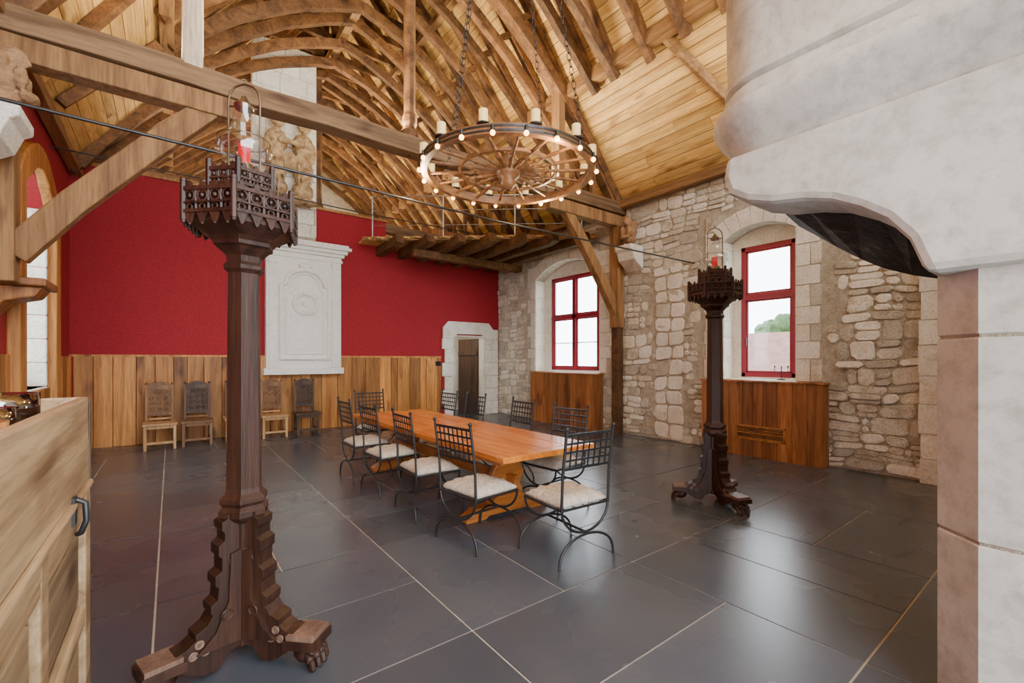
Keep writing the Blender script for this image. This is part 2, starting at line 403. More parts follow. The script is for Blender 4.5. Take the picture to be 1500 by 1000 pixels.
b=B();b.box((6.3,YF+.002,0),(6.33,YF+.278,2.3));b.box((7.37,YF+.002,0),(7.4,YF+.278,2.3));b.box((6.33,YF+.002,2.27),(7.37,YF+.278,2.3))
b.finish('trim_3',[M_ash])
b=B();b.box((6.1,YF+1.55,0),(7.8,YF+1.6,2.6));b.box((6.1,YF+.3,2.5),(7.8,YF+1.6,2.55));b.box((6.1,YF+.29,0),(6.15,YF+1.6,2.5));b.box((7.75,YF+.29,0),(7.8,YF+1.6,2.5))
b.finish('wall_corridor',[M_ash])
b=B();a=math.radians(86);dx=Vector((-math.cos(a),math.sin(a),0));o=Vector((7.36,YF+.3,0))
for i in range(6):
    c=o+dx*(.08+.17*i);b.obox(c+Vector((0,0,1.12)),dx*.083,Vector((dx.y,-dx.x,0))*.02,(0,0,1.12))
for zz in(.4,1.8): b.obox(o+dx*.5+Vector((-.03,-.0,zz)),dx*.48,Vector((dx.y,-dx.x,0))*.03,(0,0,.06))
b.finish('door_1',[M_chairdk],bevel=.004)
WW=(7.6,9.15,1.22,3.75,4.05)
b=B();slab(b,XL-.42,XL,YN,YE,0,EZ,[WW],0)
b.finish('wall_west',[M_red])
b=B()
z=WW[2]
while z<WW[3]-.05:
    h=min(.34,WW[3]-z)
    b.box((XL-.41,WW[1]-.02,z+.003),(XL+.02,WW[1]+.02,z+h-.003),0);b.box((XL-.41,WW[0]-.02,z+.003),(XL+.02,WW[0]+.02,z+h-.003),0);z+=h
b.box((XL-.42,WW[0]-.02,WW[2]-.05),(XL+.03,WW[1]+.02,WW[2]),0)
pts=[(XL+.05,9.38,0.0),(XL+.05,9.38,3.7)]+[(XL+.05,9.38-2.0*t,3.72+.5*math.sin(math.pi*t)) for t in [i/10 for i in range(1,10)]]+[(XL+.05,7.38,3.7),(XL+.05,7.38,1.2)]
b.sweep(pts,(1,0,0),.12,.30,1)
b.finish('trim_2',[M_ash,M_wains],bevel=.02)
window('window_3',XL-.38,7.6,9.15,1.24,3.95,True,2.8,mat=M_chairlt)
b=B();b.box((XL,6.5,2.35),(XL+.42,7.1,2.43));b.prism([(0,0),(.38,0),(.32,-.1),(.1,-.16),(0,-.3)],(XL,6.6,2.35),(1,0,0),(0,0,1),(0,.4,0))
b.finish('wall_bracket_shelf',[M_cover],bevel=.015)
b=B();b.box((XL-.4,YF+.28,4.38),(XR+.3,YE,4.48));b.finish('attic_floor',[M_plank])
b=B();b.prism([(XL-.4,0),(XR+.4,0),(XR+.4,EZ),(RX,RZ+.2),(XL-.4,EZ)],(0,YE,0),(1,0,0),(0,0,1),(0,.3,0));b.finish('wall_attic_gable',[M_mortar])
b=B();b.box((2.3,-1.1,0),(XR+.3,-.8,EZ));b.finish('wall_south',[M_mortar])
# ------------------------------------------------------------------ ceiling planks
b=B()
def slope(E,Rr):
    E=Vector((E[0],0,E[1]));Q=Vector((Rr[0],0,Rr[1]));d=Q-E;L=d.length;t=d.normalized()
    n=Vector((-t.z,0,t.x)) if t.x>0 else Vector((t.z,0,-t.x))
    if n.z<0:n=-n
    b.obox((E+Q)/2+n*.1+Vector((0,(YE+YN)/2,0)),t*L/2,(0,(YE-YN)/2,0),n*.03,1)  # backing sheet added behind the planks to stop light leaking in
    s=0
    while s<L:
        w=R(.15,.23);y=YN-R(0,2)
        while y<YE:
            l=R(2.2,4.5);y0=max(y,YN);y1=min(y+l,YE)
            if y1>y0+.05: b.obox(E+t*(s+w/2)+n*(.02+R(0,.006))+Vector((0,(y0+y1)/2,0)),t*(w/2-.005),(0,(y1-y0)/2-.002,0),n*.015,0)
            y+=l
        s+=w
slope((XR+.25,EZ-.30),(RX,RZ));slope((XL-.25,EZ-.33),(RX,RZ))
b.finish('ceiling',[M_plank,M_under])
# ------------------------------------------------------------------ ribs
def bez(p,q,r,n,t0=0,t1=1):
    o=[]
    for i in range(n+1):
        t=t0+(t1-t0)*i/n;o.append(((1-t)**2*p[0]+2*t*(1-t)*q[0]+t*t*r[0],(1-t)**2*p[1]+2*t*(1-t)*q[1]+t*t*r[1]))
    return o
b=B();y=.6
while y<YE-.3:
    cr=8.55+R(-.12,.12);w=R(.10,.14);near=y<6.3
    yy=y+R(-.05,.05);leftcut=y<10.6
    for side in(0,1):
        if side==0: p=(XR-.15,EZ+.05);q=(5.25+R(-.15,.15),8.0)
        else: p=(XL+.15,EZ+.05);q=(.65+R(-.15,.15),7.85)
        pts=bez(p,q,(3.0,cr),12,.3 if (near and side==0) else (.3 if (leftcut and side==1) else 0),1)
        b.sweep([(a+R(-.02,.02),yy+R(-.015,.015),c) for a,c in pts],(0,1,0),w,R(.14,.2),0)
        e=(XR,EZ) if side==0 else (XL,EZ)
        k=.32 if (near and side==0) or (leftcut and side==1) else 0
        s0=Vector((e[0]+(RX-e[0])*k,yy,e[1]+(RZ-e[1])*k));s1=Vector((RX,yy,RZ))
        off=Vector((-.07 if side==0 else .07,0,-.07))
        b.beam(s0+off,s1+off,.11,.12,0)
    b.beam((1.5,yy,9.0),(4.5,yy,9.0),.1,.14,0)
    b.beam((RX,yy,cr),(RX,yy,RZ-.1),.1,.1,0,(0,1,0))
    if not near: b.beam((6.9,yy,EZ),(6.9,yy,6.0),.09,.09,0,(0,1,0))
    b.beam((4.9,yy,7.65),(5.35,yy,8.0),.09,.1,0)
    y+=R(.56,.68)
b.beam((-1.2,8.6,5.1),(-.15,8.9,6.5),.1,.13,0);b.beam((-1.2,7.6,5.1),(-.15,7.2,6.5),.1,.13,0)
b.finish('roof_arched_ribs',[M_rib])
b=B()
b.beam((6.2,YN,6.82),(6.2,YE,6.82),.2,.24);b.beam((-.05,YN,6.62),(-.05,YE,6.62),.18,.22)
b.beam((RX,YN,8.72),(RX,YE,8.72),.16,.2);b.beam((4.5,YN,8.82),(4.5,YE,8.82),.14,.16);b.beam((1.5,YN,8.82),(1.5,YE,8.82),.14,.16)
b.beam((XR-.14,YN,EZ+.02),(XR-.14,YE,EZ+.02),.16,.16);b.beam((XL+.1,YN,EZ+.02),(XL+.1,YE,EZ+.02),.16,.16)
b.beam((5.0,2.2,8.2),(6.25,2.2,6.6),.1,.16);b.beam((7.65,3.2,5.1),(6.3,4.2,6.75),.09,.14)
b.finish('roof_purlins',[M_beamy],bevel=.012)
TY=6.39
b=B()
def wob(p,q,n,a): 
    p=Vector(p);q=Vector(q);return [p.lerp(q,i/n)+Vector((0,R(-a,a),R(-a,a))) for i in range(n+1)]
b.sweep(wob((XL+.01,TY,4.86),(XR-.01,TY,4.86),12,.022),(0,1,0),.26,.25,0)
b.beam((XL,TY,4.6),(.75,TY,4.6),.22,.24,1);b.beam((5.7,TY,4.6),(XR,TY,4.6),.22,.24,1)
b.sweep([(-1.22,TY,2.62),(-.8,TY,3.2),(-.2,TY,3.92),(.35,TY,4.55)],(0,1,0),.16,.24,1)
b.sweep([(7.72,TY,2.62),(7.3,TY,3.2),(6.75,TY,3.92),(6.2,TY,4.55)],(0,1,0),.16,.22,1)
b.box((XL+.01,TY-.12,2.35),(XL+.24,TY+.12,4.7),1)
b.box((XR-.26,TY-.12,2.3),(XR-.06,TY+.12,4.7),1);b.box((XR-.22,TY-.1,.0),(XR-.06,TY+.1,2.3),2)
b.lathe((2.9,TY,0),[(.03,4.72),(.06,4.76),(.04,4.8),(.1,4.95),(.13,5.02),(.13,5.08),(.09,5.14),(.115,5.2),(.115,5.3),(.09,5.36),(.095,RZ-.3)],8,2,False,math.pi/8)
b.beam((.2,TY,4.95),(.2,TY,7.2),.2,.26,3,(0,1,0))
b.beam((6.0,TY,4.95),(6.0,TY,7.2),.17,.22,1,(0,1,0))
for s in(0,1):
    p,q=((XR-.1,EZ),(5.3,8.2)) if s==0 else ((XL+.1,EZ),(.6,8.05))
    b.sweep([(a,TY,c-.05) for a,c in bez(p,q,(3,8.6),14)],(0,1,0),.2,.32,2)
b.sweep([(2.95,TY+.1,7.2),(2.95,TY+.7,8.0),(2.95,TY+1.5,8.6)],(1,0,0),.12,.16,1)
b.sweep([(2.95,TY-.1,7.2),(2.95,TY-.7,8.0),(2.95,TY-1.5,8.6)],(1,0,0),.12,.16,1)
T2=YF+.14
b.sweep(wob((XL,T2+.3,5.25),(XR,T2+.3,5.0),8,.02),(0,1,0),.22,.24,0)
b.lathe((2.83,T2+.3,0),[(.12,5.1),(.14,5.3),(.1,5.4),(.1,RZ-.3)],8,2,False,math.pi/8)
b.beam((-.3,T2+.3,5.3),(-.3,T2+.3,6.8),.16,.2,1,(0,1,0))
b.finish('roof_truss',[M_beamx,M_beamz,M_rib,M_pale],bevel=.014)
b=B();b.tube([(XL+.02,4.63,3.42),(3.2,4.63,3.36),(XR-.05,4.63,3.42)],.013,6);b.finish('iron_tie_rod',[M_iron])
b=B();b.tube([(XL+.02,9.3,4.72),(3.2,9.3,4.66),(XR-.05,9.3,4.72)],.011,6);b.finish('iron_tie_rod.001',[M_iron])
# ------------------------------------------------------------------ mezzanine
def dY(x): return 10.55-(x-3.75)*.83
b=B()
for i,x in enumerate([4.2,4.75,5.3,5.85,6.4,6.95,7.5]):
    yn=dY(x)-.4
    b.sweep([(x,YF-.01,4.32),(x+R(-.03,.03),(YF+yn)/2,4.33+R(-.02,.02)),(x,yn+.2,4.35),(x,yn,4.41)],(1,0,0),.2,.22,2)
y=YF-.01
while y>7.1:
    x0=3.75+(10.55-y)/.83
    x0=max(x0,3.75)
    if x0<XR-.1: b.box((x0-.1+R(0,.06),y-.2,4.45),(XR-.06,y-.006,4.49),1)
    y-=.2
b.beam((3.6,10.6,4.47),(7.75,7.15,4.47),.05,.1,0)
b.beam((4.6,YF-1.1,4.16),(XR-.06,YF-1.1,4.16),.2,.18,2)
mez=b.finish('mezzanine_platform',[M_beamy,M_plank,M_rib],bevel=.01)
b=B()
for i in range(6): b.box((5.6+i*.2,YF+.5,4.48),(5.79+i*.2,YF+.54,5.35))
b.finish('attic_board_partition',[M_cover],bevel=.004)
b=B()
P=[Vector((3.8,10.45,4.53)),Vector((5.1,9.37,4.53)),Vector((6.4,8.29,4.53)),Vector((7.6,7.3,4.53))]
for p in P: b.cyl(p-Vector((0,0,.03)),p+Vector((0,0,.95)),.022,n=8)
for h in(.25,.6,.93): b.tube([p+Vector((0,0,h)) for p in P],.008 if h<.9 else .018)
b.finish('railing',[M_steel],parent=mez)
b=B();b.box((1.38,YF-.22,4.3),(2.62,YF-.002,8.5),0)
field(b,(0,YF-.22,0),(1,0,0),(0,-1,0),1.37,2.63,4.35,8.5,(.28,.36),(.4,.65),lambda *a:False,(.012,.02),1,.004)
for z in range(10): b.box((1.365,YF-.215,4.4+z*.4),(1.39,YF-.004,4.4+z*.4+.39),1);b.box((2.61,YF-.215,4.4+z*.4),(2.635,YF-.004,4.4+z*.4+.39),1)
b.finish('chimney_breast',[M_mortar,M_ash])
def lump(name,parts,mat,loc,vox=.02,disp=.02,sc=.07):
    b=B()
    for c,r,s in parts: b.ball(c,r,0,14,s)
    o=b.finish(name,[mat],loc)
    md=o.modifiers.new('remesh','REMESH');md.mode='VOXEL';md.voxel_size=vox;md.use_smooth_shade=True
    tx=bpy.data.textures.new(name+'_tex','CLOUDS');tx.noise_scale=sc
    d=o.modifiers.new('displace','DISPLACE');d.texture=tx;d.strength=disp;d.mid_level=.5
    return o
f=[]
for dx in(-.26,.26):
    f+=[((dx,-.14,1.5),.15,(1,.9,1.15)),((dx,-.14,1.64),.13,(1.2,.9,.5)),((dx,0,1.1),.21,(1.05,.8,1.2)),((dx,0,.6),.2,(1.0,.8,2.0)),((dx,0,.12),.2,(1.1,.9,1)),((dx*.45,-.2,1.05),.08,(2,1,.8)),((dx*1.7,-.08,.95),.09,(.8,1,2.4))]
    for q in(-.12,-.04,.04,.12): f.append(((dx+q,-.17,.42),.032,(.8,1.2,8)))
f+=[((0,0,1.86),.2,(2.7,1.2,.4)),((0,0,-.12),.2,(2.9,1.3,.45)),((0,-.05,.7),.13,(1,.8,1.4))]
lump('carved_relief_figures',f,M_relief,(2.03,YF-.50,5.15),.022,.04,.08)
b=B();x0,x1=1.62,3.18;y0=YF-.24
b.box((x0,y0,1.42),(x1,YF-.05,3.98));b.box((x0-.05,y0-.05,1.28),(x1+.05,YF-.05,1.42))
for i,(o,z0,z1) in enumerate([(.03,3.86,3.92),(.06,3.98,4.05),(.12,4.05,4.13),(.19,4.13,4.2),(.14,4.2,4.26)]): b.box((x0-o,y0-o,z0),(x1+o,YF-.03,z1))
for (a,c) in((x0+.05,x0+.2),(x1-.2,x1-.05)): b.box((a,y0-.03,1.5),(c,y0+.01,3.8));b.box((a-.02,y0-.05,3.7),(c+.02,y0+.01,3.84));b.box((a-.02,y0-.05,1.44),(c+.02,y0+.01,1.58))
cx=(x0+x1)/2
def frame(hw,z0,zs,r,yy):
    p=[(cx-hw,yy,z0),(cx-hw,yy,zs)]+[(cx-hw*.82*math.cos(math.pi*t),yy,zs+.05+.34*math.sin(math.pi*t)) for t in [i/12 for i in range(13)]]+[(cx+hw,yy,zs),(cx+hw,yy,z0)]
    b.tube(p,r,8,0,True)
frame(.5,1.62,3.22,.05,y0-.02);frame(.39,1.74,3.14,.026,y0-.01)
b.box((cx-.33,y0-.025,1.82),(cx+.33,y0+.005,2.2))
for i in range(22):
    t=2*math.pi*i/22;b.ball((cx+.24*math.cos(t),y0-.03,2.85+.22*math.sin(t)),.05,0,8)
b.torus((cx,y0,2.85),.15,.025,0,20,6,(1,0,0),(0,0,1))
b.ball((cx,y0,2.85),.08,0,10);b.ball((cx,y0-.02,3.68),.08,0,10,(1.6,.6,1));b.ball((cx-.1,y0-.02,3.7),.05,0,8);b.ball((cx+.1,y0-.02,3.7),.05,0,8)
b.beam((cx-.3,y0-.01,2.55),(cx+.3,y0-.01,3.12),.03,.05);b.beam((cx+.3,y0-.01,2.55),(cx-.3,y0-.01,3.12),.03,.05)
b.finish('carved_overmantel_panel',[M_plaster],bevel=.008)
def statue(name,loc,s,fx):
    pr=[((0,0,.12),.12,(1.1,1.1,.6)),((0,0,.28),.13,(1,1.1,1.3)),((fx*.08,0,.5),.1,(1,.9,1.1)),((fx*.14,-.08,.3),.05,(1,1,2.2)),((fx*.14,.08,.3),.05,(1,1,2.2)),((fx*.18,0,.16),.06,(1.2,2,.8)),((fx*.16,0,.48),.04,(1,1,1)),((0,-.1,.42),.07,(1,1,1.4)),((0,.1,.42),.07,(1,1,1.4))]
    pr=[((c[0]*s,c[1]*s,c[2]*s),r*s,q) for c,r,q in pr]
    return lump(name,pr,M_carve,loc,.014*s,.03*s,.05*s)
statue('carved_corbel_figure',(XR-.24,TY-.42,3.98),1.0,-1)
statue('carved_corbel_figure.001',(XL+.26,5.75,3.76),.95,1)
b=B();b.prism([(0,0),(-.42,0),(-.42,-.1),(-.36,-.14),(-.3,-.3),(-.12,-.42),(0,-.5)],(XR-.05,TY-.62,3.98),(1,0,0),(0,0,1),(0,.42,0));b.finish('stone_corbel',[M_ash],bevel=.02)
b=B();b.prism([(0,0),(.42,0),(.42,-.1),(.36,-.14),(.3,-.3),(.12,-.42),(0,-.5)],(XL,5.5,3.76),(1,0,0),(0,0,1),(0,.5,0));b.finish('stone_corbel.001',[M_ash],bevel=.02)
# ------------------------------------------------------------------ fireplace hood + column
par=bpy.data.objects.new('stone_fireplace',None);bpy.context.scene.collection.objects.link(par)
b=B();cx,cy,r=2.92,.2,.275
zs=[0,.835,1.7,2.1]
for i in range(3):
    rr=r
    b.lathe((cx,cy,0),[(rr-.012,zs[i]+.003),(rr,zs[i]+.012),(rr,zs[i+1]-.012),(rr-.012,zs[i+1]-.003)],8,0,False,math.pi/8)
b.lathe((cx,cy,0),[(r-.008,.0),(r-.008,2.1)],8,1,False,math.pi/8)
b.finish('column',[M_hood,M_mortar],parent=par)
b=B()
prof=[(1.35,2.8),(1.37,2.68),(1.335,2.58),(1.23,2.51),(1.10,2.465),(.95,2.44),(.82,2.40),(.70,2.33),(.6,2.25),(.52,2.14),(.465,1.98),(-.06,1.98),(-.06,2.3),(-.2,2.42),(-.8,2.45),(-.8,2.8)]
b.prism(prof,(2.62,0,0),(0,1,0),(0,0,1),(.38,0,0),0)
b.finish('lintel',[M_hood],parent=par,bevel=.04)
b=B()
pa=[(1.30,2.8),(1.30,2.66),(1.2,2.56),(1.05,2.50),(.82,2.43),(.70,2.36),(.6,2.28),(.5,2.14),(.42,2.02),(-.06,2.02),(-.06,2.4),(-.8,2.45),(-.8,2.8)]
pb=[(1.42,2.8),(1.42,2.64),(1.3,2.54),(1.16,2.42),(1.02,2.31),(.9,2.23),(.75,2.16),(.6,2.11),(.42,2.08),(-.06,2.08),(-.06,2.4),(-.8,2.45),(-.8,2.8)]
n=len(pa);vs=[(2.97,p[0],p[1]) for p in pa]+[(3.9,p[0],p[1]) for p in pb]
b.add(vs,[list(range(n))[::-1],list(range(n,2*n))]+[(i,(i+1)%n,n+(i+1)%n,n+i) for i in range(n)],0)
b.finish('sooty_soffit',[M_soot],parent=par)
b=B();rings=[(2.66,-.16),(2.72,-.10),(2.78,-.06),(2.86,-.01),(2.93,.05),(2.99,.085),(3.03,.09),(3.06,.08),(3.075,.04),(3.14,.035),(3.18,.0),(3.2,.025),(3.235,.025),(3.25,.01),(3.5,.015),(4.2,.02),(5.6,-.15)]
vs=[]
for z,o in rings:
    pts=[(4.15+o,-.8),(4.15+o,1.1)]
    for k in range(7):
        g=math.pi*k/12;pts.append((3.85+o+.3*math.cos(g),1.13+(.3+o)*math.sin(g)))
    for k in range(9):
        g=math.pi/2+math.pi*k/16;pts.append((2.90+(.30+o)*math.cos(g),1.13+(.30+o)*math.sin(g)))
    pts+= [(2.6-o,.6),(2.6-o,.1),(2.6-o,-.8)]
    nn=len(pts);vs+=[(p[0],p[1],z) for p in pts]
fs=[(k*nn+i,k*nn+(i+1)%nn,(k+1)*nn+(i+1)%nn,(k+1)*nn+i) for k in range(len(rings)-1) for i in range(nn)]
b.add(vs,fs,0,False);b.add(vs,[list(range(nn))[::-1],list(range((len(rings)-1)*nn,len(rings)*nn))],0)
o=b.finish('hood',[M_hood],parent=par,weld=True)
for p in o.data.polygons:p.use_smooth=True
e=o.modifiers.new('edges','EDGE_SPLIT');e.split_angle=math.radians(48)
# ------------------------------------------------------------------ table
b=B();tx0,tx1=2.27,3.42
for (ya,yb) in((3.1,5.09),(5.1,7.1)):
    for k in range(4):
        w=(tx1-tx0)/4;b.box((tx0+w*k+.0008,ya+.12,.70),(tx0+w*(k+1)-.0008,yb-.12,.755),0)
    b.box((tx0,ya,.70),(tx1,ya+.118,.755),0);b.box((tx0,yb-.118,.70),(tx1,yb,.755),0)
    b.box((tx0+.12,ya+.2,.63),(tx0+.16,yb-.2,.70),1);b.box((tx1-.16,ya+.2,.63),(tx1-.12,yb-.2,.70),1)
for y in(3.78,6.3):
    c=(tx0+tx1)/2-.04
    foot=[(-.52,0),(-.3,0),(-.25,.03),(.25,.03),(.3,0),(.52,0),(.53,.06),(.42,.12),(.24,.14),(.15,.22),(-.15,.22),(-.24,.14),(-.42,.12),(-.53,.06)]
    b.prism(foot,(c,y-.06,0),(1,0,0),(0,0,1),(0,.12,0),1)
    leg=[(-.2,.2),(.2,.2),(.16,.3),(.21,.42),(.15,.52),(.2,.6),(-.2,.6),(-.15,.52),(-.21,.42),(-.16,.3)]
    b.prism(leg,(c,y-.035,0),(1,0,0),(0,0,1),(0,.07,0),1)
    b.box((c-.46,y-.05,.6),(c+.46,y+.05,.7),1)
b.box(((tx0+tx1)/2-.07,3.6,.3),((tx0+tx1)/2-.01,6.5,.42),1)
b.finish('trestle_dining_table',[M_table,M_tableleg],bevel=.008)
# ------------------------------------------------------------------ iron chair (faces +Y)
b=B();hw=.25
for s in(-1,1):
    b.tube([(s*hw,-.24,.44),(s*hw,-.25,.7),(s*(hw+.0),-.30,1.06)],.012,6)
    b.ball((s*hw,-.302,1.075),.018,0,8)
    b.tube([(s*hw,-.24,.44),(s*hw,.24,.44)],.011,6)
for y in(-.24,.24):
    b.tube([(-hw,y,.44),(hw,y,.44)],.011,6)
    b.tube([(-hw,y,.44)]+[(-hw*math.cos(math.pi*t),y,.44-.205*math.sin(math.pi*t)) for t in [i/12 for i in range(1,12)]]+[(hw,y,.44)],.011,6)
    b.tube([(-.29*math.cos(math.pi*t),y*1.08,.012+.215*math.sin(math.pi*t)**.8) for t in [i/14 for i in range(15)]],.011,6)
    for s in(-1,1): b.ball((s*.29,y*1.08,.014),.014,0,6)
b.tube([(0,-.26,.232),(0,.26,.232)],.01,6)
for i in range(5):
    z=.76+i*.066;yy=-.25-(z-.7)*.139;b.beam((-hw,yy,z),(hw,yy,z),.006,.016 if i not in(0,4) else .022)
for i in range(1,8):
    x=-hw+i*hw*2/8;b.beam((x,-.258,.76),(x,-.295,1.03),.014,.005,0,(0,1,0))
for i in range(5): b.beam((-hw+.05+i*.1,-.24,.44),(-hw+.05+i*.1,.24,.44),.015,.004)
N=12;vs=[]
for j in range(N+1):
    for i in range(N+1):
        x=-.245+.49*i/N;y=-.225+.46*j/N
        e=min(i,N-i,j,N-j)/N;h=.04+.038*min(1,(e*5))**.6-.022*(math.cos(i*math.pi*.66)*math.cos(j*math.pi*.66))
        if e==0:h=.026
        vs.append((x*(1+.03*math.sin(j*1.7)),y*(1+.03*math.sin(i*1.9)),.448+h))
n1=len(vs)
for j in range(N+1):
    for i in range(N+1): vs.append((-.245+.49*i/N,-.225+.46*j/N,.452))
fs=[(j*(N+1)+i,j*(N+1)+i+1,(j+1)*(N+1)+i+1,(j+1)*(N+1)+i) for j in range(N) for i in range(N)]
fs+=[tuple(n1+q for q in f[::-1]) for f in fs]
ed=[i for i in range(N+1)]+[j*(N+1)+N for j in range(1,N+1)]+[N*(N+1)+i for i in range(N-1,-1,-1)]+[j*(N+1) for j in range(N-1,0,-1)]
fs+=[(ed[k],ed[(k+1)%len(ed)],n1+ed[(k+1)%len(ed)],n1+ed[k]) for k in range(len(ed))]
b.add(vs,fs,1,True)
ch=b.finish('iron_dining_chair',[M_iron,M_cush],(2.64,2.72,0),rz=math.radians(-3))
k=1
H=math.pi/2
for (x,y,rz) in [(2.2,3.38,-H+.12),(2.18,4.33,-H-.05),(2.16,5.3,-H+.04),(2.16,6.2,-H),
                 (3.42,3.72,H+.1),(3.5,4.75,H-.06),(3.5,5.9,H+.05),(3.5,6.75,H),(2.75,7.4,math.pi+.03)]:
    dup(ch,'iron_dining_chair.%03d'%k,(x,y,0),rz);k+=1
# ------------------------------------------------------------------ carved high back chairs
def hchair(name,x,y,mat,rz=0,mat2=None):
    b=B()
    for s in(-1,1):
        b.box((s*.21-.022,-.22,0),(s*.21+.022,-.176,.43));b.box((s*.19-.02,.18,0),(s*.19+.02,.22,1.14),1 if mat2 else 0)
        b.box((s*.2-.015,-.2,.1),(s*.2+.015,.2,.14));b.ball((s*.19,.2,1.16),.026,1,8)
    b.box((-.2,-.21,.1),(.2,-.18,.14));b.box((-.25,-.25,.43),(.25,.23,.465))
    b.box((-.22,-.21,.37),(.22,-.19,.43));b.box((-.22,-.2,.37),(-.2,.2,.43));b.box((.2,-.2,.37),(.22,.2,.43))
    b.box((-.17,.195,.62),(.17,.215,1.08),1);b.box((-.19,.18,.57),(.19,.22,.63),1);b.box((-.19,.18,1.05),(.19,.22,1.13),1)
    b.prism([(-.19,1.12),(.19,1.12),(.12,1.17),(0,1.2),(-.12,1.17)],(0,.185,0),(1,0,0),(0,0,1),(0,.03,0),1)
    for i in range(3):
        for j in range(4):
            cx=-.105+.105*i;cz=.69+.105*j
            b.torus((cx,.190,cz),.04,.012,1,10,5,(1,0,0),(0,0,1));b.ball((cx,.187,cz),.018,1,6)
    b.box((-.16,.19,.5),(.16,.21,.53))
    b.finish(name,[mat,mat2 or mat],(x,y,0),rz=rz,bevel=.004)
hchair('carved_side_chair',-.16,10.35,M_chairlt,.03,M_mid)
hchair('carved_side_chair.001',.40,10.4,M_mid,-.03,M_chairdk)
hchair('carved_side_chair.002',1.70,10.45,M_chairlt,.02,M_mid)
hchair('carved_side_chair.003',2.34,10.45,M_chairdk,0)
hchair('carved_side_chair.004',1.08,10.5,M_chairlt,0,M_chairdk)
hchair('carved_side_chair.005',-.95,5.3,M_chairdk,H)
